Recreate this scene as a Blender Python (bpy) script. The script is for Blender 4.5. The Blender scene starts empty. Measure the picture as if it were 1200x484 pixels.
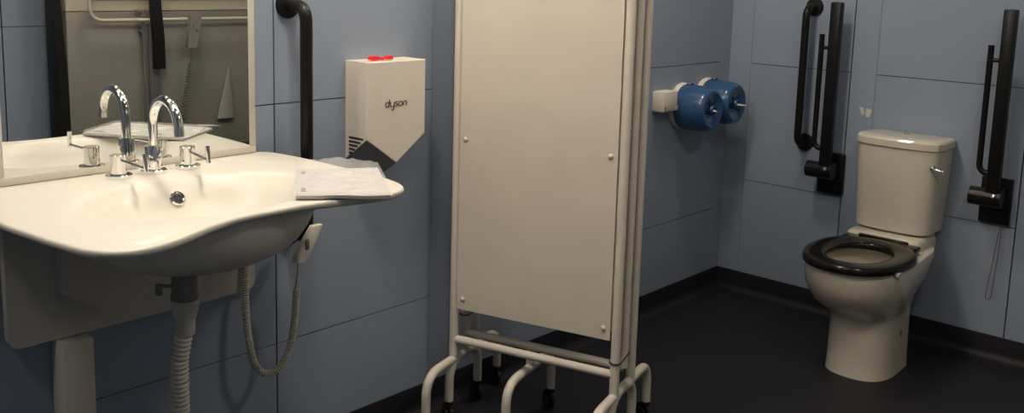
import bpy, bmesh, math, random
from mathutils import Vector, Matrix, noise
random.seed(7)
PI = math.pi
sc = bpy.context.scene
COL = sc.collection

# ------------------------------------------------------------------ materials
def mat(name, col, rough=.5, metal=0., spec=.5, noise_amt=0., noise_scale=40., bump=0., bump_scale=200., coat=0., trans=0., alpha=1., emit=None, ior=1.45, stretch=None):
    m = bpy.data.materials.new(name); m.use_nodes = True
    nt = m.node_tree; b = nt.nodes['Principled BSDF']
    b.inputs['Base Color'].default_value = (*col, 1)
    b.inputs['Roughness'].default_value = rough
    b.inputs['Metallic'].default_value = metal
    b.inputs['Specular IOR Level'].default_value = spec
    b.inputs['Coat Weight'].default_value = coat
    b.inputs['Transmission Weight'].default_value = trans
    b.inputs['IOR'].default_value = ior
    b.inputs['Alpha'].default_value = alpha
    if emit:
        b.inputs['Emission Color'].default_value = (*emit[0], 1); b.inputs['Emission Strength'].default_value = emit[1]
    tc = nt.nodes.new('ShaderNodeTexCoord')
    mp = nt.nodes.new('ShaderNodeMapping'); nt.links.new(tc.outputs['Object'], mp.inputs['Vector'])
    if stretch: mp.inputs['Scale'].default_value = stretch
    if noise_amt:
        n = nt.nodes.new('ShaderNodeTexNoise'); n.inputs['Scale'].default_value = noise_scale; n.inputs['Detail'].default_value = 6
        nt.links.new(mp.outputs['Vector'], n.inputs['Vector'])
        r = nt.nodes.new('ShaderNodeValToRGB')
        r.color_ramp.elements[0].position = .3; r.color_ramp.elements[1].position = .7
        r.color_ramp.elements[0].color = (*[c*(1-noise_amt) for c in col], 1)
        r.color_ramp.elements[1].color = (*[min(1, c*(1+noise_amt)) for c in col], 1)
        nt.links.new(n.outputs['Fac'], r.inputs['Fac']); nt.links.new(r.outputs['Color'], b.inputs['Base Color'])
    if bump:
        n2 = nt.nodes.new('ShaderNodeTexNoise'); n2.inputs['Scale'].default_value = bump_scale; n2.inputs['Detail'].default_value = 3
        nt.links.new(mp.outputs['Vector'], n2.inputs['Vector'])
        bp = nt.nodes.new('ShaderNodeBump'); bp.inputs['Strength'].default_value = bump; bp.inputs['Distance'].default_value = .002
        nt.links.new(n2.outputs['Fac'], bp.inputs['Height']); nt.links.new(bp.outputs['Normal'], b.inputs['Normal'])
    return m
M = {}
M['wall'] = mat('blue_grey_laminate', (.27, .325, .42), .42, noise_amt=.07, noise_scale=300, bump=.12, bump_scale=500)
M['groove'] = mat('dark_joint', (.008, .009, .012), .8, noise_amt=.2)
M['seam'] = mat('panel_seam', (.10, .12, .16), .7, noise_amt=.1)
M['floor'] = mat('dark_vinyl', (.0165, .0165, .021), .5, spec=.28, noise_amt=.3, noise_scale=350, bump=.25, bump_scale=700)
M['ceiling'] = mat('ceiling_paint', (.70, .69, .66), .9, noise_amt=.03)
M['ceramic'] = mat('basin_resin', (.67, .645, .585), .38, spec=.5, noise_amt=.01, coat=.1)
M['china'] = mat('vitreous_china', (.68, .63, .545), .12, spec=.5, noise_amt=.012, noise_scale=8, coat=.4)
M['offwhite'] = mat('offwhite_plastic', (.66, .62, .54), .35, noise_amt=.015)
M['plate'] = mat('grey_beige_plate', (.52, .50, .46), .45, noise_amt=.03)
M['chrome'] = mat('chrome', (.86, .86, .85), .06, metal=1, noise_amt=.01)
M['black'] = mat('black_plastic', (.012, .0115, .0115), .36, noise_amt=.1)
M['blackrail'] = mat('black_ribbed_nylon', (.009, .0085, .0085), .30, spec=.3, noise_amt=.15, bump=.15, bump_scale=300)
M['seat'] = mat('black_seat', (.011, .009, .0085), .17, spec=.38, noise_amt=.1, coat=.0)
M['screenpanel'] = mat('beige_screen_panel', (.72, .65, .56), .25, spec=.4, noise_amt=.02, noise_scale=6, coat=.25)
M['tube'] = mat('cream_enamel_tube', (.70, .65, .57), .3, noise_amt=.02)
M['dryer'] = mat('dryer_shell', (.76, .70, .62), .4, noise_amt=.012)
M['dryergrey'] = mat('dryer_grey', (.34, .34, .35), .45, noise_amt=.05)
M['red'] = mat('red_ribbon', (.75, .02, .02), .45, noise_amt=.1)
M['ink'] = mat('black_ink', (.01, .01, .01), .4, noise_amt=.1)
M['blue'] = mat('blue_translucent_plastic', (.030, .088, .215), .24, spec=.5, noise_amt=.12, noise_scale=20, coat=.35)
M['bluedark'] = mat('dark_blue_nozzle', (.012, .04, .13), .3, noise_amt=.1)
M['paper'] = mat('paper', (.53, .52, .515), .8, noise_amt=.03, bump=.2, bump_scale=90)
M['trap'] = mat('dark_grey_plastic', (.17, .165, .16), .5, noise_amt=.1)
M['hose'] = mat('cream_hose', (.55, .52, .44), .4, noise_amt=.03)
M['cord'] = mat('cream_cord', (.50, .48, .40), .45, noise_amt=.04)
M['mirror'] = mat('mirror_silver', (.80, .815, .80), .004, metal=1, noise_amt=.0)
M['frame'] = mat('mirror_frame', (.60, .57, .50), .4, noise_amt=.02)
M['film'] = mat('clear_film', (.9, .91, .92), .12, trans=0., alpha=.16, spec=1.0, noise_amt=.02, bump=.6, bump_scale=45)
M['smudge'] = mat('grey_print', (.30, .30, .32), .7, noise_amt=.1)
M['tapemark'] = mat('pale_tape', (.60, .60, .56), .6, noise_amt=.06)
M['stain'] = mat('pale_stain', (.30, .34, .41), .6, noise_amt=.06)
M['benchcream'] = mat('bench_cream_vinyl', (.68, .63, .50), .5, noise_amt=.03)
M['benchgrey'] = mat('bench_grey_shell', (.27, .26, .23), .5, noise_amt=.04)
M['greysteel'] = mat('grey_steel', (.30, .30, .31), .35, metal=.6, noise_amt=.05)
M['remote'] = mat('remote_grey', (.27, .255, .25), .45, noise_amt=.04)
M['triangle'] = mat('pale_grey_triangle', (.30, .29, .27), .8, noise_amt=.05)
M['railpaint'] = mat('pale_rail_enamel', (.60, .56, .47), .25, noise_amt=.02)
M['water'] = mat('bowl_water', (.50, .45, .33), .05, noise_amt=.03)
M['brown'] = mat('brown_mark', (.16, .09, .06), .6, noise_amt=.1)

# ------------------------------------------------------------------ mesh helpers
def new_bm(): return bmesh.new()
def link(name, bm, m, parent=None, smooth=True, angle=40, mats=None):
    bmesh.ops.recalc_face_normals(bm, faces=bm.faces)
    me = bpy.data.meshes.new(name); bm.to_mesh(me); bm.free()
    for k in (mats or [m]): me.materials.append(k)
    if smooth:
        for p in me.polygons: p.use_smooth = True
        me.set_sharp_from_angle(angle=math.radians(angle))
    o = bpy.data.objects.new(name, me); COL.objects.link(o)
    if parent:
        o.parent = parent; o.matrix_parent_inverse = Matrix.Translation(-parent.location) if False else Matrix.Identity(4)
        o.location = -parent.location if parent.type == 'EMPTY' and parent.parent is None else (0, 0, 0)
    return o
def box(bm, lo, hi, bev=0., seg=2, mi=0, rot=None):
    r = bmesh.ops.create_cube(bm, size=1)
    vs = r['verts']; c = [(a+b)/2 for a, b in zip(lo, hi)]; s = [abs(b-a) for a, b in zip(lo, hi)]
    for v in vs: v.co = Vector((v.co.x*s[0]+c[0], v.co.y*s[1]+c[1], v.co.z*s[2]+c[2]))
    fs = list({f for v in vs for f in v.link_faces})
    for f in fs: f.material_index = mi
    if bev > 0:
        es = list({e for v in vs for e in v.link_edges})
        bmesh.ops.bevel(bm, geom=es, offset=bev, segments=seg, affect='EDGES', profile=.5)
def frame_at(pts):
    """parallel-transport frames"""
    P = [Vector(p) for p in pts]; n = len(P); T = []
    for i in range(n):
        a = P[max(0, i-1)]; b = P[min(n-1, i+1)]; T.append((b-a).normalized())
    up = Vector((0, 0, 1)) if abs(T[0].z) < .9 else Vector((1, 0, 0))
    u = (up - T[0]*up.dot(T[0])).normalized(); F = []
    for i in range(n):
        if i:
            q = T[i-1].rotation_difference(T[i]); u = q @ u
            u = (u - T[i]*u.dot(T[i])).normalized()
        F.append((P[i], u.copy(), T[i].cross(u)))
    return F
def tube(bm, pts, r, seg=16, cap=True, flat=None):
    """r: number or list; flat=(a,b) makes elliptical section"""
    F = frame_at(pts); rings = []
    for i, (p, u, w) in enumerate(F):
        rr = r[i] if isinstance(r, (list, tuple)) else r
        a, b = (flat if flat else (1, 1))
        rings.append([bm.verts.new(p + (u*math.cos(t)*a + w*math.sin(t)*b)*rr) for t in [2*PI*k/seg for k in range(seg)]])
    for A, B in zip(rings, rings[1:]):
        for k in range(seg): bm.faces.new((A[k], A[(k+1) % seg], B[(k+1) % seg], B[k]))
    if cap:
        bm.faces.new(rings[0][::-1]); bm.faces.new(rings[-1])
def fillet(pts, rad, n=8):
    P = [Vector(p) for p in pts]; out = [P[0]]
    for i in range(1, len(P)-1):
        a, b, c = P[i-1], P[i], P[i+1]
        d1 = (a-b).normalized(); d2 = (c-b).normalized()
        ang = d1.angle(d2); R = rad[i-1] if isinstance(rad, (list, tuple)) else rad
        t = min(R/math.tan(ang/2), (a-b).length*.49 if i > 1 else (a-b).length*.98, (c-b).length*.49 if i < len(P)-2 else (c-b).length*.98)
        s, e = b+d1*t, b+d2*t
        for k in range(n+1):
            q = k/n; out.append((1-q)**2*s + 2*q*(1-q)*b + q*q*e)
    out.append(P[-1]); return out
def lathe(bm, prof, org, axis=(0, 0, 1), seg=32, cap=True):
    """prof list of (radius, height along axis)"""
    ax = Vector(axis).normalized(); up = Vector((0, 0, 1)) if abs(ax.z) < .9 else Vector((1, 0, 0))
    u = (up-ax*up.dot(ax)).normalized(); w = ax.cross(u); org = Vector(org); rings = []
    for r, h in prof:
        rings.append([bm.verts.new(org+ax*h+(u*math.cos(2*PI*k/seg)+w*math.sin(2*PI*k/seg))*max(r, 1e-5)) for k in range(seg)])
    for A, B in zip(rings, rings[1:]):
        for k in range(seg): bm.faces.new((A[k], A[(k+1) % seg], B[(k+1) % seg], B[k]))
    if cap:
        bm.faces.new(rings[0][::-1]); bm.faces.new(rings[-1])
def loft(bm, rings, cap0=True, cap1=True, closed=True):
    R = [[bm.verts.new(Vector(p)) for p in ring] for ring in rings]; n = len(R[0])
    for A, B in zip(R, R[1:]):
        for k in range(n if closed else n-1): bm.faces.new((A[k], A[(k+1) % n], B[(k+1) % n], B[k]))
    if cap0: bm.faces.new(R[0][::-1])
    if cap1: bm.faces.new(R[-1])
    return R
def prism(bm, poly, d0, d1, plane='xz'):
    """poly 2D extruded; plane xz -> along y, yz -> along x, xy -> along z"""
    f = {'xz': lambda p, d: (p[0], d, p[1]), 'yz': lambda p, d: (d, p[0], p[1]), 'xy': lambda p, d: (p[0], p[1], d)}[plane]
    loft(bm, [[f(p, d0) for p in poly], [f(p, d1) for p in poly]])
def rrect(x0, x1, z0, z1, r, n=6):
    out = []
    for cx, cz, a0 in ((x1-r, z1-r, 0), (x0+r, z1-r, PI/2), (x0+r, z0+r, PI), (x1-r, z0+r, 1.5*PI)):
        for k in range(n+1):
            a = a0+PI/2*k/n; out.append((cx+r*math.cos(a), cz+r*math.sin(a)))
    return out
def thing(name, loc, label, cat, group=None):
    o = bpy.data.objects.new(name, None); COL.objects.link(o); o.location = loc; o.empty_display_size = .05
    o['label'] = label; o['category'] = cat
    if group: o['group'] = group
    return o
def tag(o, label, cat, group=None):
    o['label'] = label; o['category'] = cat
    if group: o['group'] = group
    return o
def struct(o): o['kind'] = 'structure'; return o
def copy_tree(o, parent=None):
    c = o.copy(); COL.objects.link(c); c.parent = parent
    for ch in list(o.children): copy_tree(ch, c)
    return c

# ------------------------------------------------------------------ room
XF, YR, ZC = -5.4, -2.62, 2.55       # front wall x, right wall y, ceiling height
def panel_wall(name, to3, cols, rows, z1=ZC):
    """cols: (a0,a1,jointed,gap_after); to3(a, depth, z) -> point; depth<0 goes into the wall"""
    bm = new_bm()
    def bx(a0, a1, d0, d1, z0, z1_, mi):
        p = to3(a0, d0, z0); q = to3(a1, d1, z1_)
        box(bm, [min(x, y) for x, y in zip(p, q)], [max(x, y) for x, y in zip(p, q)], mi=mi)
    amin = min(c[0] for c in cols); amax = max(c[1] for c in cols)
    bx(amin-.02, amax+.0, -.10, -.006, 0, z1, 1)
    for a0, a1, j in cols:
        if j:
            zz = [0]+rows+[z1]
            for u, v in zip(zz, zz[1:]):
                bx(a0, a1, -.006, 0, u+(.0016 if u else 0), v-(.0016 if v < z1 else 0), 0)
        else: bx(a0, a1, -.006, 0, 0, z1, 0)
    return struct(link(name, bm, None, mats=[M['wall'], M['groove']], smooth=False))
panel_wall('wall_left', lambda a, d, z: (a, -d, z),
    [(XF, -3.75, True), (-3.745, -2.5175, True), (-2.5125, -1.914, True), (-1.913, -1.8185, False), (-1.8135, -.70, True), (-.695, -.083, True), (-.082, 0, False)],
    [.4012, 1.1026, 1.80])
panel_wall('wall_back', lambda a, d, z: (-d, a, z),
    [(-.110, 0, False), (-.5845, -.1115, True), (-.697, -.5895, False), (-1.292, -.6985, True), (-1.41, -1.297, False), (YR, -1.4115, True)],
    [.549, 1.100, 1.80])
panel_wall('wall_right', lambda a, d, z: (a, YR+d, z),
    [(XF, -3.4, True), (-3.395, -2.305, True), (-2.299, 0, True)], [.47, 1.166, 1.88])
panel_wall('wall_front', lambda a, d, z: (XF+d, a, z), [(YR, -1.3, True), (-1.295, 0, True)], [.4, 1.1, 1.8])
bm = new_bm(); box(bm, (XF-.1, YR-.1, -.1), (.1, .1, 0)); struct(link('floor', bm, M['floor'], smooth=False))
bm = new_bm(); box(bm, (XF-.1, YR-.1, ZC), (.1, .1, ZC+.1)); struct(link('ceiling', bm, M['ceiling'], smooth=False))
# coved vinyl skirting
def coving(name, to3, a0, a1):
    prof = [(0, .1), (.004, .1), (.005, .097), (.005, .038)]
    for k in range(1, 9):
        t = PI/2*k/8; prof.append((.005+.035*(1-math.cos(t)), .038-.035*math.sin(t)+.0))
    prof += [(.055, .001), (.055, 0), (0, 0)]
    bm = new_bm(); loft(bm, [[to3(a0, d, z) for d, z in prof], [to3(a1, d, z) for d, z in prof]])
    return struct(link(name, bm, M['floor'], angle=50))
coving('baseboard_left', lambda a, d, z: (a, -d, z), XF, 0)
coving('baseboard_back', lambda a, d, z: (-d, a, z), YR, 0)
coving('baseboard_right', lambda a, d, z: (a, YR+d, z), XF, 0)
coving('baseboard_front', lambda a, d, z: (XF+d, a, z), YR, 0)

# ------------------------------------------------------------------ wash basin
ZB = .98
CX_, CY_ = -2.945, -.365       # bowl centre
half = [(-2.945, -.593), (-2.84, -.596), (-2.74, -.618), (-2.67, -.640), (-2.61, -.640), (-2.565, -.612), (-2.543, -.56), (-2.535, -.48), (-2.535, -.30), (-2.540, -.15), (-2.555, -.05), (-2.575, -.012), (-2.70, -.006), (-2.945, -.006)]
left = [(-2.945, -.593), (-3.02, -.600), (-3.10, -.630), (-3.17, -.668), (-3.235, -.686), (-3.29, -.672), (-3.325, -.62), (-3.345, -.50), (-3.362, -.35), (-3.362, -.20), (-3.352, -.07), (-3.33, -.012), (-3.19, -.006), (-2.945, -.006)]
poly = half + left[::-1][1:-1]
def ray_hit(poly, ang):
    d = (math.cos(ang), math.sin(ang)); best = None
    for i in range(len(poly)):
        x1, y1 = poly[i][0]-CX_, poly[i][1]-CY_; x2, y2 = poly[(i+1) % len(poly)][0]-CX_, poly[(i+1) % len(poly)][1]-CY_
        ex, ey = x2-x1, y2-y1; den = d[0]*ey-d[1]*ex
        if abs(den) < 1e-12: continue
        t = (x1*ey-y1*ex)/den; s = (x1*d[1]-y1*d[0])/den
        if t > 0 and -1e-9 <= s <= 1+1e-9: best = t if best is None else min(best, t)
    return best
NA = 160
ang = [2*PI*k/NA for k in range(NA)]
R = [ray_hit(poly, a) for a in ang]
for _ in range(3): R = [(R[k-1]+2*R[k]+R[(k+1) % NA])/4 for k in range(NA)]
EA, EB = .255, .185
def ell(a, sx, sy): return 1/math.sqrt((math.cos(a)/sx)**2+(math.sin(a)/sy)**2)
def ring_at(f, z, inset=0, mode='rim'):
    out = []
    for k, a in enumerate(ang):
        out.append((CX_+f(k, a)*math.cos(a), CY_+f(k, a)*math.sin(a), z))
    return out
rings = []
DEP = .135
# inside of the bowl, centre outward
for s, z in ((.06, -DEP), (.25, -DEP+.003), (.45, -DEP+.013), (.62, -DEP+.035), (.76, -DEP+.066), (.86, -DEP+.094), (.93, -DEP+.114), (.975, -.014), (1.0, -.0075), (1.03, -.0035), (1.07, -.0012), (1.12, 0)):
    rings.append(ring_at(lambda k, a: min(ell(a, EA*s, EB*s), R[k]-.03), ZB+z))
for t in (.5,):
    rings.append(ring_at(lambda k, a: (1-t)*min(ell(a, EA*1.12, EB*1.12), R[k]-.03)+t*(R[k]-.012), ZB))
for ins, z in ((.007, 0), (.0035, -.001), (.001, -.0035), (0, -.0075), (.001, -.0115), (.0035, -.0145), (.010, -.017), (.022, -.018)):
    rings.append(ring_at(lambda k, a: R[k]-ins, ZB+z))
# underside: deck bottom then outer bowl
for sx, sy, z in ((.300, .212, -.026), (.272, .200, -.042), (.258, .196, -.062), (.246, .188, -.086), (.226, .172, -.112), (.196, .150, -.134), (.150, .118, -.151), (.095, .078, -.161), (.04, .035, -.165)):
    rings.append(ring_at(lambda k, a: min(ell(a, sx, sy), R[k]-.03), ZB+z))
basin = thing('wash_basin', (CX_, CY_, ZB-.19), 'wide cream wash basin with curved front and side wings, under the wall mirror', 'sink')
bm = new_bm(); loft(bm, rings); link('basin_body', bm, M['ceramic'], basin, angle=60)
# overflow cover on the sloping back of the bowl
ovp = Vector((-2.925, CY_+.155, ZB-.045)); ovn = Vector((0, -.80, .60)).normalized()
bm = new_bm(); lathe(bm, [(.0, -.004), (.019, -.004), (.019, .003), (.016, .006), (.014, .006), (.0135, .002), (.0, .002)], ovp, ovn, 28, cap=False)
ov = link('overflow_cover', bm, M['chrome'], basin)
bm = new_bm()
u_ = Vector((1, 0, 0)); w_ = ovn.cross(u_)
for q in range(4):
    a = PI/4+q*PI/2; d = u_*math.cos(a)+w_*math.sin(a); lathe(bm, [(.0, 0), (.0042, 0), (.0042, .0012), (0, .0012)], ovp+d*.008+ovn*.0015, ovn, 12, cap=False)
link('overflow_hole', bm, M['ink'], ov)
bm = new_bm(); lathe(bm, [(0, 0), (.03, 0), (.03, .003), (.022, .005), (.0, .003)], (CX_, CY_, ZB-DEP-.001), (0, 0, 1), 28, cap=False); link('waste_grate', bm, M['chrome'], basin)
TX, TY = -3.003, CY_
TX = -2.997
bm = new_bm(); lathe(bm, [(.025, .82), (.028, .812), (.028, .762), (.031, .755), (.029, .745), (0, .745)], (TX, TY, 0), (0, 0, 1), 28); 
tube(bm, [(TX, TY, .775), (TX-.05, TY+.01, .785)], .004, 10); box(bm, (TX-.062, TY+.002, .765), (TX-.050, TY+.016, .791), .003)
link('waste_trap', bm, M['trap'], basin)
bm = new_bm(); lathe(bm, [(.031, .746), (.030, .728), (.026, .712), (.022, .700), (.020, .665), (0, .665)], (TX, TY, 0), (0, 0, 1), 28); link('waste_funnel', bm, M['plate'], basin)
# corrugated hose down to the floor
path = fillet([(TX, TY, .69), (TX-.012, TY+.01, .60), (TX-.006, TY+.02, .40), (TX+.01, TY+.06, .12), (TX+.01, -.12, .07), (TX+.01, -.007, .07)], .08, 10)
def resample(pts, step):
    out = [Vector(pts[0])]; acc = 0
    for a, b in zip(pts, pts[1:]):
        a = Vector(a); b = Vector(b); L = (b-a).length; d = step-acc
        while d <= L: out.append(a.lerp(b, d/L)); d += step
        acc = (acc+L) % step
    return out
pp = resample(path, .0024)
bm = new_bm(); tube(bm, pp, [.0185+.0022*math.sin(2*PI*i/4.6) for i in range(len(pp))], 20); link('waste_hose', bm, M['hose'], basin)
# mounting plate behind the basin with its column
mp_ = thing('basin_mounting_plate', (-2.93, -.02, .4), 'grey beige height adjustable mounting plate on a post, fixed to the wall below the basin', 'basin mount')
bm = new_bm(); prism(bm, rrect(-3.252, -2.607, .597, .945, .028), -.035, -.012); link('back_plate', bm, M['plate'], mp_, angle=30)
bm = new_bm(); prism(bm, [(-3.14, .93), (-3.14, .715), (-3.05, .655), (-2.80, .655), (-2.80, .672), (-2.70, .672), (-2.70, .93)], -.082, -.035)
link('bracket_cover', bm, M['plate'], mp_, angle=30)
for ax0, ay in ((-2.655, -.40), (-3.285, -.58)):
    bm = new_bm(); box(bm, (ax0, ay, .938), (ax0+.025, -.012, .9612), .003); link('support_arm', bm, M['plate'], mp_)
bm = new_bm(); box(bm, (-3.147, -.07, .0), (-3.073, -.0005, .594), .004); link('column', bm, M['offwhite'], mp_)

# ------------------------------------------------------------------ taps
tap = thing('basin_mixer_tap', (-2.926, -.102, ZB), 'chrome three hole mixer tap with swan neck spout and two lever handles on basin', 'tap')
tx, ty = -2.926, -.102
bm = new_bm()
lathe(bm, [(.0, 0), (.0300, 0), (.0305, .002), (.0305, .0085), (.029, .010), (.0200, .0105), (.0200, .064), (.0190, .067), (0, .067)], (tx, ty, ZB), (0, 0, 1), 36, cap=False)
link('spout_base', bm, M['chrome'], tap, angle=30)
arc = [(tx, ty, ZB+.06), (tx, ty, ZB+.120)]
for k in range(1, 25):
    a = PI*k/24*.98; rr = .062
    arc.append((tx, ty-rr+rr*math.cos(a), ZB+.120+rr*1.04*math.sin(a)))
l = arc[-1]; arc.append((l[0], l[1], l[2]-.004))
bm = new_bm(); tube(bm, arc, .0112, 24); link('spout', bm, M['chrome'], tap)
bm = new_bm(); tube(bm, [(l[0], l[1], l[2]-.003), (l[0], l[1]-.001, l[2]-.018)], .0120, 24); link('spout_tip', bm, M['chrome'], tap, angle=30)
for kx, kdir in ((-3.014, Vector((.02, -1, -.02))), (-2.838, Vector((-.13, -1, -.02)))):
    kd = kdir.normalized()
    bm = new_bm(); lathe(bm, [(.0, 0), (.0300, 0), (.0305, .002), (.0305, .0085), (.029, .010), (.0188, .0105), (.0188, .0545), (.0178, .056), (0, .056)], (kx, -.104, ZB), (0, 0, 1), 36, cap=False)
    kb = link('tap_handle', bm, M['chrome'], tap, angle=30)
    s = Vector((kx, -.104, ZB+.044)); e = s+kd*.130
    bm = new_bm(); tube(bm, [s, e], .0035, 12); tube(bm, [e+Vector((0, 0, -.006)), e+Vector((-.001, .004, .034))], [.0052, .0056], 14)
    link('lever', bm, M['chrome'], kb)

# ------------------------------------------------------------------ mirror
mir = thing('wall_mirror', (-2.935, -.018, 1.0), 'rectangular wall mirror in pale frame above the basin', 'mirror')
x0, x1, z0, z1 = -3.262, -2.597, ZB+.001, 2.05
fw = .021
bm = new_bm()
for lo, hi in (((x0, z0), (x1, z0+.019)), ((x0, z1-fw), (x1, z1)), ((x0, z0+.019), (x0+fw, z1-fw)), ((x1-fw, z0+.019), (x1, z1-fw))):
    box(bm, (lo[0], -.034, lo[1]), (hi[0], -.0005, hi[1]), .002)
link('mirror_frame', bm, M['frame'], mir, angle=30)
bm = new_bm(); box(bm, (x0+fw-.002, -.0336, z0+.017), (x1-fw+.002, -.006, z1-fw+.002)); link('mirror_glass', bm, M['mirror'], mir, smooth=False)

# ------------------------------------------------------------------ hand dryer
hd = thing('hand_dryer', (-2.152, 0, .9), 'cream V shaped electric hand dryer on blue wall beside the folding screen', 'hand dryer')
a0, a1, am = -2.267, -2.037, -2.152
def pent(zt, zs, zt2, g=0): return [(a0+g, zt), (a0+g, zs), (am, zt2), (a1-g, zs), (a1-g, zt)]
bm = new_bm()
fr = pent(1.214, .986, .905); bk = pent(1.214, .918, .838)
rg = [[(x, -.0005, z) for x, z in bk], [(x, -.030, z) for x, z in pent(1.214, .938, .857)], [(x, -.098, z) for x, z in fr], [(x, -.100, z) for x, z in pent(1.212, .987, .907, .002)]]
RR = loft(bm, rg)
for f in bm.faces:
    c = f.calc_center_median()
    if -.097 < c.y < -.001 and c.z < .98 and abs(c.x-am) < .1: f.material_index = 1
dbody = link('dryer_body', bm, None, hd, mats=[M['dryer'], M['dryergrey']], angle=25)
bm = new_bm()
for k in range(6):
    z = .986-.0118*k; yf = -.085+.0125*k*1.05
    box(bm, (a0-.0009, yf, z-.0028), (a0+.001, -.018, z+.0028), 0)
link('side_vent', bm, M['ink'], hd, smooth=False)
# logo strokes
def stroke(bm, pts, o, sx, r): tube(bm, [(o[0]+(p[0]+p[1]*.12)*sx, o[1], o[2]+p[1]*sx) for p in pts], r, 8, flat=(1, 1))
def arcp(cx, cz, rx, rz, a, b, n=14): return [(cx+rx*math.cos(math.radians(a+(b-a)*k/n)), cz+rz*math.sin(math.radians(a+(b-a)*k/n))) for k in range(n+1)]
bm = new_bm(); o_ = (-2.198, -.1006, 1.078); s_ = .0148; r_ = .0013
stroke(bm, arcp(.5, .5, .5, .5, 0, 360), o_, s_, r_); stroke(bm, [(1.0, .0), (1.0, 1.55)], o_, s_, r_)
stroke(bm, [(1.35, 1.0)]+arcp(1.85, .45, .5, .45, 180, 360), o_, s_, r_); stroke(bm, [(2.35, 1.0), (2.35, -.3)]+arcp(1.95, -.35, .4, .3, 0, -120), o_, s_, r_)
stroke(bm, arcp(2.98, .76, .30, .25, 40, 270, 10)+arcp(2.98, .26, .32, .25, 90, -150, 10), o_, s_, r_)
stroke(bm, arcp(4.0, .5, .5, .5, 0, 360), o_, s_, r_)
stroke(bm, [(4.8, 0), (4.8, .5)]+arcp(5.2, .55, .4, .45, 180, 0)+[(5.6, 0)], o_, s_, r_)
link('logo', bm, M['ink'], hd)
# red ribbon lying on top
bm = new_bm()
c0 = Vector((-2.178, -.062, 1.2185))
for sgn, L, hh_ in ((-1, .048, .0075), (1, .036, .0060)):
    rg = []
    for k in range(9):
        t = k/8; e = math.sin(PI*.5*min(1, t*1.25))*(1 if t < .85 else 1-(t-.85)*2.2)
        x = sgn*L*t; hz = .0022+hh_*e; wy = .0035+.009*e
        rg.append([c0+Vector((x, wy*math.cos(a)*(1+.18*math.cos(3*a)), hz*math.sin(a)*(1-.25*math.cos(4*a))*.72+hz*.45+.0003)) for a in [2*PI*q/20 for q in range(20)]])
    loft(bm, rg)
lathe(bm, [(0, -.003), (.005, -.003), (.0055, 0), (.005, .004), (0, .0045)], c0, (0, 0, 1), 12, cap=False)
tag(link('ribbon_bow', bm, M['red']), 'small bright red ribbon bow lying on top of the hand dryer', 'ribbon')

# ------------------------------------------------------------------ paper packet on the basin wing
pk = thing('plastic_packet', (-2.67, -.50, ZB), 'clear plastic bag of white paper lying on the right wing of the basin', 'bag')
A, B, C_, D = Vector((-2.672, -.325)), Vector((-2.842, -.562)), Vector((-2.680, -.690)), Vector((-2.512, -.440))
def quad(u, v): return (A*(1-u)+D*u)*(1-v)+(B*(1-u)+C_*u)*v
def sheet(bm, n, m_, u0, u1, v0, v1, zf, th):
    top = [[None]*(m_+1) for _ in range(n+1)]; bot = [[None]*(m_+1) for _ in range(n+1)]
    for i in range(n+1):
        for j in range(m_+1):
            u = u0+(u1-u0)*i/n; v = v0+(v1-v0)*j/m_; p = quad(u, v); z = zf(u, v)
            top[i][j] = bm.verts.new((p.x, p.y, z+th)); bot[i][j] = bm.verts.new((p.x, p.y, z))
    for i in range(n):
        for j in range(m_):
            bm.faces.new((top[i][j], top[i+1][j], top[i+1][j+1], top[i][j+1])); bm.faces.new((bot[i][j], bot[i][j+1], bot[i+1][j+1], bot[i+1][j]))
    for i in range(n):
        for j in (0, m_): bm.faces.new((top[i][j], bot[i][j], bot[i+1][j], top[i+1][j]))
    for j in range(m_):
        for i in (0, n): bm.faces.new((top[i][j], top[i][j+1], bot[i][j+1], bot[i][j]))
def zp(u, v):
    e = min(u, 1-u, v, 1-v); w = .0115*noise.noise(Vector((u*2.2+.35*math.sin(5*v), v*13+1.2*u, 1)))*math.sin(PI*min(1, max(0, u)))**.7
    return ZB+.0025+.004*min(1, e*8)+.5*w
bm = new_bm(); sheet(bm, 60, 60, .01, 1.02, -.07, .98, zp, .007); link('paper_stack', bm, M['paper'], pk, angle=50)
def zfilm(u, v):
    e = min(u, 1-u, 1.0-v, v+.1); n1 = noise.noise(Vector((u*7, v*9, 3)))+.6*noise.noise(Vector((u*17, v*21, 5)))
    lift = .009*max(0, 1-v*3.2)*math.sin(PI*min(1, max(0, u*1.0)))**.7
    return ZB+.0145+lift+.0040*n1*(1 if v < .25 else .45)
bm = new_bm(); sheet(bm, 70, 54, -.01, 1.04, -.16, 1.0, zfilm, .0006)
link('plastic_film', bm, M['film'], pk, angle=60)
for (u, v) in ((.09, .22), (.09, .83)):
    p = quad(u, v); zz = zp(u, v)+.0083
    bm = new_bm()
    ex = (quad(u+.05, v)-p).normalized(); ey = (quad(u, v+.05)-p).normalized()
    for k in range(5 if v > .5 else 3):
        q = p+ey*(.006*(k-2)); wv = .010 if (k % 2 == 0) else .007
        a = q-ex*wv*.5; b = q+ex*wv*.5
        tube(bm, [(a.x, a.y, zz+.0004), (b.x, b.y, zz+.0004)], .0018, 6)
    link('printed_mark', bm, M['smudge'], pk)

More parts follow.
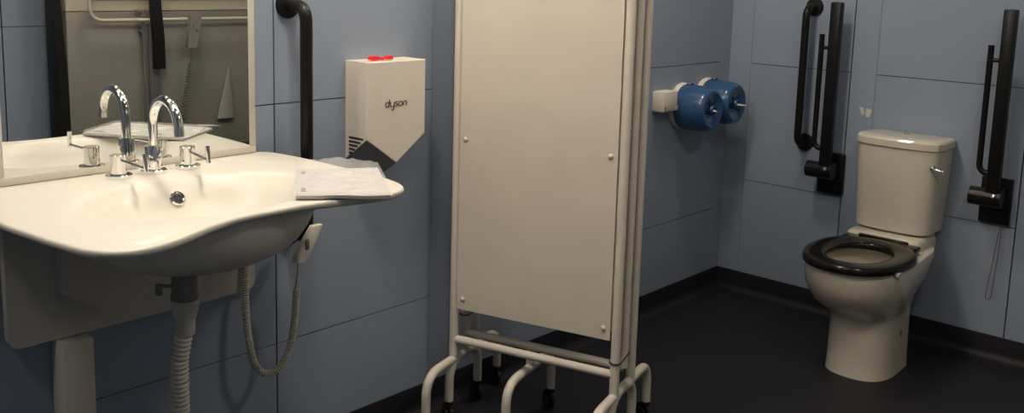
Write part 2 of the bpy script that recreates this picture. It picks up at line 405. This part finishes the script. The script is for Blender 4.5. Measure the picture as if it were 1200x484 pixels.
# ------------------------------------------------------------------ hand control hanging under the basin, with coiled cable
hc = thing('hand_control', (-2.505, -.13, .68), 'pale handset hanging under the right side of the basin on a coiled cable', 'remote control')
bm = new_bm()
Hs = []
hx0, hz0, hx1, hz1 = -2.488, .782, -2.548, .690
for k in range(9):
    t = k/8; cx = hx0+(hx1-hx0)*t; z = hz0+(hz1-hz0)*t; w = .017+.004*math.sin(PI*t)-.004*(t > .9); d = .010+.006*t
    Hs.append([(cx+w*p[0]*1.0, -.155+d*p[1], z) for p in rrect(-1, 1, -1, 1, .45, 4)])
loft(bm, Hs); hb = link('handset_body', bm, M['offwhite'], hc, angle=50)
bm = new_bm(); box(bm, (-2.534, -.1715, .722), (-2.522, -.1665, .752), .002); link('button_pad', bm, M['trap'], hb)
cpath = fillet([(-2.548, -.155, .695), (-2.545, -.150, .66), (-2.540, -.13, .60)], .03, 6)
bm = new_bm(); tube(bm, cpath, .0032, 10); link('straight_cable', bm, M['cord'], hc)
U = [Vector(p) for p in [(-2.536, -.13, .605), (-2.540, -.125, .52), (-2.553, -.12, .44), (-2.585, -.115, .385), (-2.622, -.10, .374), (-2.648, -.09, .41), (-2.657, -.075, .49), (-2.656, -.065, .57), (-2.646, -.050, .64), (-2.640, -.050, .70)]]
def catmull(P, n=24):
    out = []
    for i in range(len(P)-1):
        p0 = P[max(0, i-1)]; p1 = P[i]; p2 = P[i+1]; p3 = P[min(len(P)-1, i+2)]
        for k in range(n):
            t = k/n; out.append(.5*((2*p1)+(p2-p0)*t+(2*p0-5*p1+4*p2-p3)*t*t+(3*p1-p0-3*p2+p3)*t**3))
    out.append(P[-1]); return out
def coil(bm, P, R_, r, pitch, steps=14, seg=6):
    q = resample(catmull(P), pitch/steps); F = frame_at(q)
    pts = [p+(u*math.cos(2*PI*i/steps)+w*math.sin(2*PI*i/steps))*R_ for i, (p, u, w) in enumerate(F)]
    tube(bm, pts, r, seg)
bm = new_bm(); coil(bm, U, .0078, .0027, .0068); link('coiled_cable', bm, M['cord'], hc)

# ------------------------------------------------------------------ grab rails
def flange(bm, p, n, r=.036):
    lathe(bm, [(0, 0), (r, 0), (r, .006), (r*.92, .011), (.020, .014), (.0, .014)], p, n, 32, cap=False)
def grab_rail(name, top, bot, n, out, label, r=.017, fr=.036):
    n = Vector(n); top = Vector(top); bot = Vector(bot)
    o = thing(name, bot, label, 'grab rail')
    pts = fillet([top, top+n*out, bot+n*out, bot], .045, 10)
    bm = new_bm(); tube(bm, pts, r, 24); link('rail', bm, M['blackrail'], o)
    for p in (top, bot):
        bm = new_bm(); flange(bm, p, n, fr); link('flange', bm, M['blackrail'], o)
    return o
grab_rail('grab_rail', (-2.470, -.0006, 1.378), (-2.470, -.0006, .728), (0, -1, 0), .088, 'black vertical grab rail on the wall between mirror and hand dryer', .0175, .038)
grab_rail('grab_rail', (-.0006, -.402, 1.372), (-.0006, -.402, .770), (-1, 0, 0), .078, 'black vertical grab rail nearest the room corner, left of the toilet', .0165, .040)

def drop_rail(yc, label, cord):
    o = thing('hinged_support_rail', (0, yc, .65), label, 'support rail')
    bm = new_bm(); box(bm, (-.022, yc-.058, .558), (-.0006, yc+.056, .742), .004); link('wall_plate', bm, M['blackrail'], o)
    bm = new_bm(); tube(bm, [(-.085, yc+.075, .672), (-.085, yc-.042, .672)], .036, 28)
    box(bm, (-.085, yc-.04, .64), (-.015, yc+.04, .705), .006)
    link('hinge', bm, M['blackrail'], o, angle=30)
    bm = new_bm(); pts = [(-.085, yc-.008, .69), (-.088, yc-.010, 1.0), (-.092, yc-.012, 1.395)]
    tube(bm, pts, .0215, 4, flat=(1.2, 1.2)) if False else None
    box(bm, (-.115, yc-.032, .69), (-.075, yc+.016, 1.40), .007)
    link('main_arm', bm, M['blackrail'], o, angle=30)
    bm = new_bm()
    pts = fillet([(-.095, yc+.050, 1.262), (-.095, yc+.050, .768), (-.095, yc+.005, .768)], .035, 10)
    tube(bm, pts, .0115, 16); tube(bm, [(-.095, yc+.050, 1.205), (-.095, yc-.005, 1.205)], .008, 12)
    link('lower_arm', bm, M['blackrail'], o)
    bm = new_bm(); lathe(bm, [(0, 0), (.008, 0), (.008, .003), (0, .004)], (-.120, yc-.018, .686), (-1, 0, .2), 16, cap=False); link('hinge_cap', bm, M['chrome'], o)
    if cord:
        bm = new_bm(); P = [Vector(p) for p in [(-.026, yc-.035, .56), (-.025, yc-.034, .45), (-.025, yc-.028, .33), (-.025, yc-.024, .262), (-.026, yc-.008, .25), (-.026, yc-.006, .28), (-.025, yc-.016, .40), (-.024, yc-.03, .56)]]
        tube(bm, catmull(P, 10), .0016, 8); link('pull_string', bm, M['brown'], o)
    return o
drop_rail(-.538, 'black hinged support rail folded upright, between the corner grab rail and the toilet', False)
drop_rail(-1.215, 'black hinged support rail folded upright on the wall right of the toilet', True)

# ------------------------------------------------------------------ folding ward screen
T_ = Vector((math.cos(math.radians(105)), math.sin(math.radians(105)), 0)); N_ = Vector((-T_.y, T_.x, 0))*-1
PL = Vector((-1.905, -.112, 0)); W_ = .569; TOPZ = 1.78; RZ = .282; FZ = .211
fs = thing('folding_screen', tuple(PL-T_*.29), 'three fold cream medical privacy screen with castors, standing folded in front of blue wall', 'privacy screen')
SP = .072
for i in range(3):
    L = PL+N_*SP*i; Rr = L-T_*W_
    bm = new_bm()
    e0, e1 = (FZ, FZ) if i != 1 else (RZ, RZ)
    path = fillet([L+Vector((0, 0, e0)), L+Vector((0, 0, TOPZ)), Rr+Vector((0, 0, TOPZ)), Rr+Vector((0, 0, e1))], .05, 8)
    tube(bm, path, .0148, 20)
    if i < 2: tube(bm, [L+Vector((0, 0, RZ)), Rr+Vector((0, 0, RZ))], .0132, 16)
    if i == 1:
        c = (L+Rr)/2+T_*.035
        tube(bm, [c+Vector((0, 0, RZ)), c+Vector((0, 0, FZ))], .0148, 16)
    link('screen_frame', bm, M['tube'], fs)
    # infill panel
    p0 = L-T_*.016-N_*.009; p1 = Rr+T_*.017-N_*.009
    bm = new_bm()
    quadp = []
    zb = .392; zt = TOPZ-.03
    for d in (-.003, .003):
        quadp.append([p0+N_*d+Vector((0, 0, zb)), p1+N_*d+Vector((0, 0, zb)), p1+N_*d+Vector((0, 0, zt)), p0+N_*d+Vector((0, 0, zt))])
    loft(bm, quadp); pn = link('screen_panel', bm, M['screenpanel'], fs, smooth=False)
    if i == 0:
        for e, off in ((p0, -T_), (p1, T_)):
            for z in (.428, .957, 1.50):
                bm = new_bm(); q = e+off*.022+Vector((0, 0, z))-N_*.003
                lathe(bm, [(0, 0), (.0085, 0), (.008, .003), (.005, .0055), (0, .0065)], q, -N_, 18, cap=False); link('screw_cap', bm, M['tube'], pn)
    # feet
    feet = [L, Rr] if i != 1 else [(L+Rr)/2+T_*.035]
    for f in feet:
        for_ = .168
        a = f-N_*for_; b = f+N_*for_
        path = fillet([a+Vector((0, 0, .068)), a+Vector((0, 0, FZ)), b+Vector((0, 0, FZ)), b+Vector((0, 0, .068))], .075, 10)
        bm = new_bm(); tube(bm, path, .0148, 20); ft = link('foot', bm, M['tube'], fs)
        for e in (a, b):
            bm = new_bm()
            lathe(bm, [(0, .046), (.006, .046), (.006, .060), (.0155, .061), (.0155, .074), (0, .074)], e, (0, 0, 1), 18, cap=False)
            d = (T_*.8+N_*.6)*(.012)
            ax = Vector((-d.y, d.x, 0)).normalized()
            for sgn in (-1, 1):
                c = e+d+ax*sgn*.0085+Vector((0, 0, .0235))
                lathe(bm, [(0, -.006), (.020, -.006), (.0233, -.003), (.0233, .003), (.020, .006), (0, .006)], c, ax, 24, cap=False)
            # fork hood
            c = e+d+Vector((0, 0, .0235)); hood = []
            side = ax.cross(Vector((0, 0, 1)))
            hp = [c+side*(.0275*math.cos(t))+Vector((0, 0, .0275*math.sin(t))) for t in [PI*k/10 for k in range(11)]]
            tube(bm, hp, .003, 8, flat=(1, 4) )
            link('castor', bm, M['black'], ft, angle=35)
# cable ties round the folded uprights
for c0_, z in ((PL+N_*SP, .345), (PL-T_*W_, .322)):
    bm = new_bm(); pts = []
    ca = c0_+N_*SP*0; cb = c0_+N_*SP*1
    for k in range(13):
        t = PI/2+PI*k/12; pts.append(ca+(T_*math.sin(t)+N_*math.cos(t))*.0168+Vector((0, 0, z)))
    for k in range(13):
        t = -PI/2+PI*k/12; pts.append(cb+(T_*math.sin(t)+N_*math.cos(t))*.0168+Vector((0, 0, z+.006)))
    pts.append(pts[0]); tube(bm, pts, .0022, 8, cap=False); link('cable_tie', bm, M['black'], fs)

# ------------------------------------------------------------------ paper dispensers
def dispenser(x, z, label, tail):
    o = thing('paper_roll_dispenser', (x, 0, z), label, 'paper dispenser', 'blue drum paper roll dispensers')
    bm = new_bm(); lathe(bm, [(0, .0006), (.099, .0006), (.1008, .004), (.1008, .020), (.098, .026), (0, .026)], (x, 0, z+.004), (0, -1, 0), 48, cap=False)
    link('mounting_ring', bm, M['dryer'], o, angle=30)
    bm = new_bm(); lathe(bm, [(.0, .026), (.0990, .026), (.1005, .030), (.1002, .085), (.0980, .122), (.0938, .145), (.088, .159), (.080, .1655), (.0745, .167), (.070, .1645), (.064, .162), (.036, .160), (.030, .152), (.012, .150), (0, .150)], (x, 0, z), (0, -1, 0), 56, cap=False)
    cv = link('drum_cover', bm, M['blue'], o, angle=50)
    bm = new_bm(); lathe(bm, [(.022, .150), (.022, .168), (.019, .172), (.012, .172), (.010, .158)], (x, 0, z), (0, -1, 0), 32, cap=False); link('nozzle', bm, M['bluedark'], cv)
    bm = new_bm(); box(bm, (x-.012, -.056, z+.098), (x+.012, -.034, z+.1065), .002); lathe(bm, [(0, 0), (.0055, 0), (.004, .003), (0, .0035)], (x-.012, -.052, z+.1005), (-.35, -.3, 1), 12, cap=False); link('latch', bm, M['bluedark'], cv)
    bm = new_bm(); lathe(bm, [(0, 0), (.0075, 0), (.0055, .004), (0, .0052)], (x-.014, -.050, z+.1045), (-.5, -.6, .8), 12, cap=False); link('key_lock', bm, M['chrome'], cv)
    bm = new_bm()
    rg = []
    for k in range(6):
        t = k/5; w = (.005+.011*math.sin(PI*min(1, t*.9))) * (1 if tail > .03 else .8); y = -.158-tail*t; zz = z-.002-.003*t
        rg.append([(x+w*math.cos(a)+(.008*t if tail > .03 else 0), y, zz+.006*math.sin(a)*(1-.5*t)+.001*math.sin(3*a+k)) for a in [2*PI*q/12 for q in range(12)]])
    loft(bm, rg); link('paper_tail', bm, M['paper'], o)
    return o
dispenser(-.412, .922, 'left blue drum paper dispenser with short paper tip, nearer the privacy screen', .024)
dispenser(-.2085, .932, 'right blue drum paper dispenser with long paper tail, nearer the room corner', .048)
wb = thing('wall_box', (-.56, 0, .95), 'small cream plastic box with vent slots, fixed left of the blue dispensers', 'wall box')
bm = new_bm(); box(bm, (-.640, -.062, .918), (-.535, -.0006, 1.005), .005); link('box_body', bm, M['dryer'], wb, angle=30)
bm = new_bm(); box(bm, (-.633, -.0645, .921), (-.535, -.055, .944), .002)
link('vent_recess', bm, M['trap'], wb, angle=30)
bm = new_bm()
for k in range(3): box(bm, (-.630, -.0665, .9245+.0065*k), (-.537, -.062, .9275+.0065*k))
link('vent_slat', bm, M['dryer'], wb, smooth=False)

# ------------------------------------------------------------------ toilet
TYc = -.888
CYc = -.871      # cistern centre
to = thing('toilet', (-.42, TYc, 0), 'cream close coupled toilet with raised black seat ring against back wall', 'toilet')
def sup(a, n_): # superellipse unit
    c, s = math.cos(a), math.sin(a); return (math.copysign(abs(c)**(2/n_), c), math.copysign(abs(s)**(2/n_), s))
NT = 72
def tring(xf, xb, hw, z, n=2.2, hb=None, cx=None, yo=0):
    """front tip xf (negative), back xb, half width hw; hb half width of the rear part"""
    cx = cx if cx is not None else (xf+xb)/2; out = []
    for k in range(NT):
        a = 2*PI*k/NT; c, s = math.cos(a), math.sin(a)
        if c < 0: # front half : ellipse-like
            u, v = sup(a, n); out.append((cx+abs(cx-xf)*u, TYc+yo+hw*v, z))
        else:
            u, v = sup(a, 2.2+4*(1 if hb else 0)*min(1, c*3)); w = hw+( (hb-hw)*min(1, c*1.6) if hb else 0)
            out.append((cx+abs(xb-cx)*u, TYc+yo+w*v, z))
    return out
R2 = [tring(-.600, -.262, .127, .0, 2.6, .122, -.44, yo=-.026), tring(-.598, -.262, .126, .006, 2.6, .121, -.44, yo=-.026),
      tring(-.590, -.258, .124, .08, 2.6, .119, -.44, yo=-.024), tring(-.584, -.256, .123, .16, 2.6, .118, -.44, yo=-.023),
      tring(-.584, -.252, .124, .215, 2.5, .118, -.44, yo=-.021), tring(-.606, -.235, .134, .240, 2.4, .118, -.45, yo=-.014),
      tring(-.648, -.200, .152, .266, 2.3, .122, -.46, yo=-.006), tring(-.682, -.15, .165, .292, 2.25, .126, -.47),
      tring(-.708, -.08, .175, .324, 2.2, .132, -.48), tring(-.726, -.04, .182, .352, 2.2, .140, -.49),
      tring(-.736, -.035, .186, .395, 2.2, .150, -.49), tring(-.738, -.035, .187, .428, 2.2, .156, -.49),
      tring(-.733, -.038, .183, .438, 2.2, .152, -.49)]
# over rim and into the bowl
R2 += [tring(-.700, -.29, .150, .440, 2.2, None, -.50), tring(-.690, -.305, .142, .434, 2.1, None, -.50), tring(-.690, -.305, .142, .40, 2.1, None, -.50),
       tring(-.670, -.31, .128, .34, 2.1, None, -.49), tring(-.62, -.33, .095, .275, 2.0, None, -.47), tring(-.565, -.35, .07, .245, 2.0, None, -.46)]
bm = new_bm(); loft(bm, R2, cap1=True)
pan = link('pan', bm, M['china'], to, angle=60)
bm = new_bm(); loft(bm, [tring(-.615, -.332, .092, .272, 2.0, None, -.47), tring(-.614, -.333, .091, .2735, 2.0, None, -.47)]); link('bowl_water', bm, M['water'], pan, smooth=False)
# cistern platform step
bm = new_bm()
plat = []
for z, g in ((.40, .0), (.455, .0), (.474, .006), (.480, .014)):
    plat.append([(x, y, z) for x, y in rrect(-.262+g, -.030, CYc-.150+g, CYc+.150-g, .03, 5)])
loft(bm, plat); link('cistern_platform', bm, M['china'], to, angle=50)
def chamf(x0, x1, hy, ch, r, z, n=5):
    # plan outline with wide rounded chamfered front corners; x0 front (negative), x1 back
    pts = [(x1, CYc+hy), (x0+ch*1.0, CYc+hy), (x0+ch*.55, CYc+hy-ch*.16), (x0+ch*.28, CYc+hy-ch*.42), (x0+ch*.10, CYc+hy-ch*.80), (x0, CYc+hy-ch*1.3),
           (x0-.004, CYc), (x0, CYc-hy+ch*1.3), (x0+ch*.10, CYc-hy+ch*.80), (x0+ch*.28, CYc-hy+ch*.42), (x0+ch*.55, CYc-hy+ch*.16), (x0+ch*1.0, CYc-hy), (x1, CYc-hy)]
    return [(x, y, z) for x, y in pts]
bm = new_bm()
loft(bm, [chamf(-.180, -.015, .146, .05, 0, .486), chamf(-.188, -.012, .152, .05, 0, .492), chamf(-.195, -.010, .159, .055, 0, .60), chamf(-.202, -.010, .166, .06, 0, .76), chamf(-.204, -.010, .168, .06, 0, .834)])
link('cistern', bm, M['china'], to, angle=35)
bm = new_bm()
loft(bm, [chamf(-.208, -.006, .171, .064, 0, .834), chamf(-.211, -.005, .174, .066, 0, .838), chamf(-.211, -.005, .174, .066, 0, .863), chamf(-.206, -.008, .170, .068, 0, .870), chamf(-.195, -.014, .162, .068, 0, .874), chamf(-.16, -.03, .135, .06, 0, .8755)])
link('cistern_lid', bm, M['china'], to, angle=24)
bm = new_bm(); lathe(bm, [(0, 0), (.019, 0), (.019, .003), (.016, .005), (0, .005)], (-.105, CYc-.012, .8745), (0, 0, 1), 28, cap=False)
fb = link('flush_button', bm, M['china'], to, angle=30)
bm = new_bm()
for sy in (-.009, .008): box(bm, (-.109, CYc-.012+sy-.005, .8792), (-.100, CYc-.012+sy+.004, .8812), .001)
link('button_split', bm, M['ink'], fb)
bm = new_bm(); hy = CYc-.147
lathe(bm, [(0, 0), (.013, 0), (.013, .008), (.010, .012), (0, .014)], (-.178, hy, .770), (-.85, -.5, 0), 24, cap=False)
tube(bm, fillet([(-.195, hy-.005, .782), (-.204, hy-.010, .780), (-.200, hy-.058, .774)], .006, 5), [.005]*7+[.0065], 12) if False else tube(bm, [(-.188, hy-.004, .770), (-.196, hy-.014, .768), (-.190, hy-.046, .764)], [.005, .0055, .006], 12)
link('flush_lever', bm, M['chrome'], to)
# seat ring
def sring(xf, xb, hw, z, n=2.25): return tring(xf, xb, hw, z, n, None, -.49)
so = lambda g, z: tring(-.758+g, -.275-g*.5, .193-g, z, 2.25, None, -.49)
si = lambda g, z: tring(-.665-g, -.355+g, .108+g, z, 2.15, None, -.50)
bm = new_bm()
ringsS = [si(.003, .4405), so(.004, .4405), so(.0, .445), so(-.0, .459), so(.003, .467), so(.010, .4715), so(.03, .4725), si(.02, .470), si(.008, .466), si(.002, .460), si(0, .446), si(.003, .4405)]
RS = [[bm.verts.new(p) for p in r] for r in ringsS[:-1]]
for i in range(len(RS)):
    A_, B_ = RS[i], RS[(i+1) % len(RS)]
    for k in range(NT): bm.faces.new((A_[k], A_[(k+1) % NT], B_[(k+1) % NT], B_[k]))
# squared rear of the seat ring
box(bm, (-.345, TYc-.145, .447), (-.262, TYc+.150, .4705), .005)
st = link('seat', bm, M['seat'], to, angle=50)
bm = new_bm(); box(bm, (-.272, TYc-.095, .445), (-.243, TYc+.105, .476), .006); link('seat_hinge', bm, M['seat'], to)
bm = new_bm(); box(bm, (-.605, TYc-.189, .430), (-.575, TYc-.170, .446), .003); link('seat_buffer', bm, M['paper'], to)
bm = new_bm(); lathe(bm, [(0, 0), (.012, 0), (.011, .003), (0, .0035)], (-.40, TYc-.1430, .155), (0, -1, 0), 20, cap=False); link('fixing_cap', bm, M['brown'], to)

# ------------------------------------------------------------------ small marks on the walls
bm = new_bm()
prism(bm, [(-.637, .957), (-.655, .953), (-.662, .925), (-.647, .922)], -.0012, -.0003, 'yz'); prism(bm, [(-.664, .953), (-.693, .948), (-.682, .916), (-.668, .916)], -.0012, -.0003, 'yz')
tr = link('tape_residue', bm, M['tapemark'], smooth=False); tr.parent = bpy.data.objects['wall_back']
bm = new_bm()
prism(bm, [(-2.395, .409), (-2.372, .424), (-2.345, .420), (-2.350, .408), (-2.375, .404)], -.0012, -.0003, 'xz')
ps = link('paint_scuff', bm, M['stain'], smooth=False); ps.parent = bpy.data.objects['wall_left']

# ------------------------------------------------------------------ opposite wall, seen in the mirror
YF = -2.47      # front face of the folded bench
be = thing('changing_bench', (-1.2, YR, .5), 'wall mounted changing bench folded up, with black bumper edge, seen only in the mirror', 'changing bench')
bm = new_bm(); box(bm, (-2.065, YF-.10, .50), (-.12, YF, 1.24), .006); link('lower_shell', bm, M['benchgrey'], be, angle=30)
bm = new_bm(); box(bm, (-2.065, YF-.10, 1.242), (-.12, YF, 1.90), .006); link('upper_shell', bm, M['benchcream'], be, angle=30)
bm = new_bm()
loft(bm, [[(-2.130, YF-.075, z), (-2.068-g, YF-.075, z), (-2.068-g, YF+.006, z), (-2.105-g, YF+.006, z), (-2.128, YF-.02, z)] for z, g in ((.49, -.006), (.8, 0), (1.0, .006), (1.15, .016), (1.35, .024), (1.91, .026))])
link('side_bumper', bm, M['black'], be, angle=50)
bm = new_bm()
for z in (1.30, 1.345): box(bm, (-1.95, YF, z), (-.14, YF+.012, z+.018), .003)
link('shell_rib', bm, M['benchcream'], be)
bm = new_bm()
path = fillet([(-.15, YF+.055, 1.20), (-1.975, YF+.055, 1.20), (-1.975, YF+.055, 1.37), (-.15, YF+.055, 1.37)], .07, 12)
tube(bm, path, .009, 16)
for x in (-1.0, -.3):
    tube(bm, [(x, YF, 1.20), (x, YF+.055, 1.20)], .007, 12); tube(bm, [(x, YF, 1.37), (x, YF+.055, 1.37)], .007, 12)
link('guard_rail', bm, M['railpaint'], be)
bm = new_bm(); loft(bm, [[(cx-.030, YF+.010+oy, z), (cx+.030, YF+.010+oy, z), (cx+.030, YF+.026+oy, z), (cx-.030, YF+.026+oy, z)] for cx, z, oy in ((-1.655, 1.42, .05), (-1.653, 1.25, .062), (-1.640, 1.10, .06), (-1.634, .950, .05))])
link('strap_sleeve', bm, M['black'], be, angle=40)
bm = new_bm(); box(bm, (-1.662, YF-.002, .50), (-1.607, YF+.03, 1.18), .006); link('leg_tube', bm, M['greysteel'], be)
bm = new_bm(); tube(bm, fillet([(-1.735, YF+.03, 1.245), (-1.700, YF+.035, 1.245), (-1.690, YF+.03, .60)], .01, 5), .008, 12); tube(bm, [(-1.700, YF+.045, 1.14), (-1.700, YF, 1.14)], .011, 12); link('linkage_rod', bm, M['trap'], be)
ch = thing('bench_hand_control', (-1.455, YF+.07, 1.06), 'grey corded handset hooked over the bench rail, seen only in the mirror', 'remote control')
bm = new_bm()
loft(bm, [[(cx-w, YF+.068, z), (cx+w, YF+.068, z), (cx+w, YF+.092, z), (cx-w, YF+.092, z)] for cx, z, w in ((-1.437, 1.222, .033), (-1.447, 1.15, .031), (-1.460, 1.06, .027), (-1.463, 1.052, .020))]); hh = link('handset_body', bm, M['remote'], ch, angle=40)
for x, z in ((-1.452, 1.165), (-1.434, 1.145)):
    bm = new_bm(); lathe(bm, [(0, 0), (.007, 0), (.006, .003), (0, .003)], (x, YF+.092, z), (0, 1, 0), 14, cap=False); link('button', bm, M['trap'], hh)
bm = new_bm(); tube(bm, [(-1.463, YF+.08, 1.055), (-1.466, YF+.078, .97)], .003, 8); coil(bm, [Vector((-1.466, YF+.078, .975)), Vector((-1.478, YF+.06, .86)), Vector((-1.490, YF+.045, .76)), Vector((-1.493, YF+.03, .62))], .009, .0038, .015, 12, 6); link('coiled_cable', bm, M['trap'], ch)
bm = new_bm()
loft(bm, [[(cx+w*math.cos(a), YF+.004+d*(1+math.sin(a)), z) for a in [2*PI*q/16 for q in range(16)]] for cx, z, w, d in ((-1.232, .655, .052, .016), (-1.222, .74, .040, .012), (-1.210, .83, .022, .008), (-1.202, .93, .004, .003))])  # flattened pale grey cone, slightly lighter than the bench shell behind it
tag(link('pale_triangle', bm, M['triangle']), 'pale grey triangular shape on the folded bench, seen only in the mirror', 'triangle')

# ------------------------------------------------------------------ ceiling lights
def clight(x, y, s, m, label, grp):
    o = thing('ceiling_light', (x, y, ZC), label, 'ceiling light', grp)
    bm = new_bm(); box(bm, (x-s-.02, y-s-.02, ZC-.02), (x+s+.02, y+s+.02, ZC-.0005), .004); link('light_housing', bm, M['offwhite'], o)
    bm = new_bm(); box(bm, (x-s, y-s, ZC-.024), (x+s, y+s, ZC-.019)); link('diffuser', bm, m, o, smooth=False)
LAMPS = [(-4.3, -.45, 1.24, 'farthest from the toilet in the row along the basin wall'), (-3.5, -.45, 1.1, 'left of the basin in the row along the basin wall'),
         (-2.7, -.45, 2.85, 'right of the taps in the basin wall row'), (-1.8, -.45, .85, 'over the folding screen in the row along the basin wall'),
         (-1.0, -.45, 1.7, 'over the blue paper dispensers in the row along the basin wall'), (-2.7, -1.2, .95, 'over the middle of the room'), (-1.8, -2.0, 1.8, 'beside the changing bench')]
for i, (x, y, k, lab) in enumerate(LAMPS): clight(x, y, .12, mat('lamp_diffuser', (.9, .88, .8), .5, emit=((1, .87, .70), 15*k)), 'square recessed ceiling light '+lab, 'square ceiling lights')

# ------------------------------------------------------------------ world, camera
w = bpy.data.worlds.new('world'); sc.world = w; w.use_nodes = True
w.node_tree.nodes['Background'].inputs['Color'].default_value = (.5, .55, .62, 1); w.node_tree.nodes['Background'].inputs['Strength'].default_value = .0
F, CXP, CYP = 1120.154, 600, 141.722
yaw, pit, rol = [math.radians(v) for v in (42.0722, 8.7666, 1.5961)]
fw_ = Vector((math.cos(pit)*math.cos(yaw), math.cos(pit)*math.sin(yaw), -math.sin(pit)))
rt = Vector((math.sin(yaw), -math.cos(yaw), 0)); up = rt.cross(fw_)
r2 = rt*math.cos(rol)+up*math.sin(rol); u2 = up*math.cos(rol)-rt*math.sin(rol)
cam = bpy.data.cameras.new('camera'); co = bpy.data.objects.new('camera', cam); COL.objects.link(co)
mw = Matrix((r2, u2, -fw_)).transposed().to_4x4(); mw.translation = Vector((-2.303*1.75, -1.2932*1.75, .1+(1-.2106)*1.75)); co.matrix_world = mw
cam.sensor_fit = 'HORIZONTAL'; cam.sensor_width = 36; cam.lens = F/1200*36; cam.shift_y = (CYP-242)/1200; cam.clip_start = .02
sc.camera = co
sc.view_settings.view_transform = 'Standard'; sc.view_settings.look = 'None'; sc.view_settings.gamma = 1; sc.view_settings.use_curve_mapping = False
sc.view_settings.exposure = 1.15
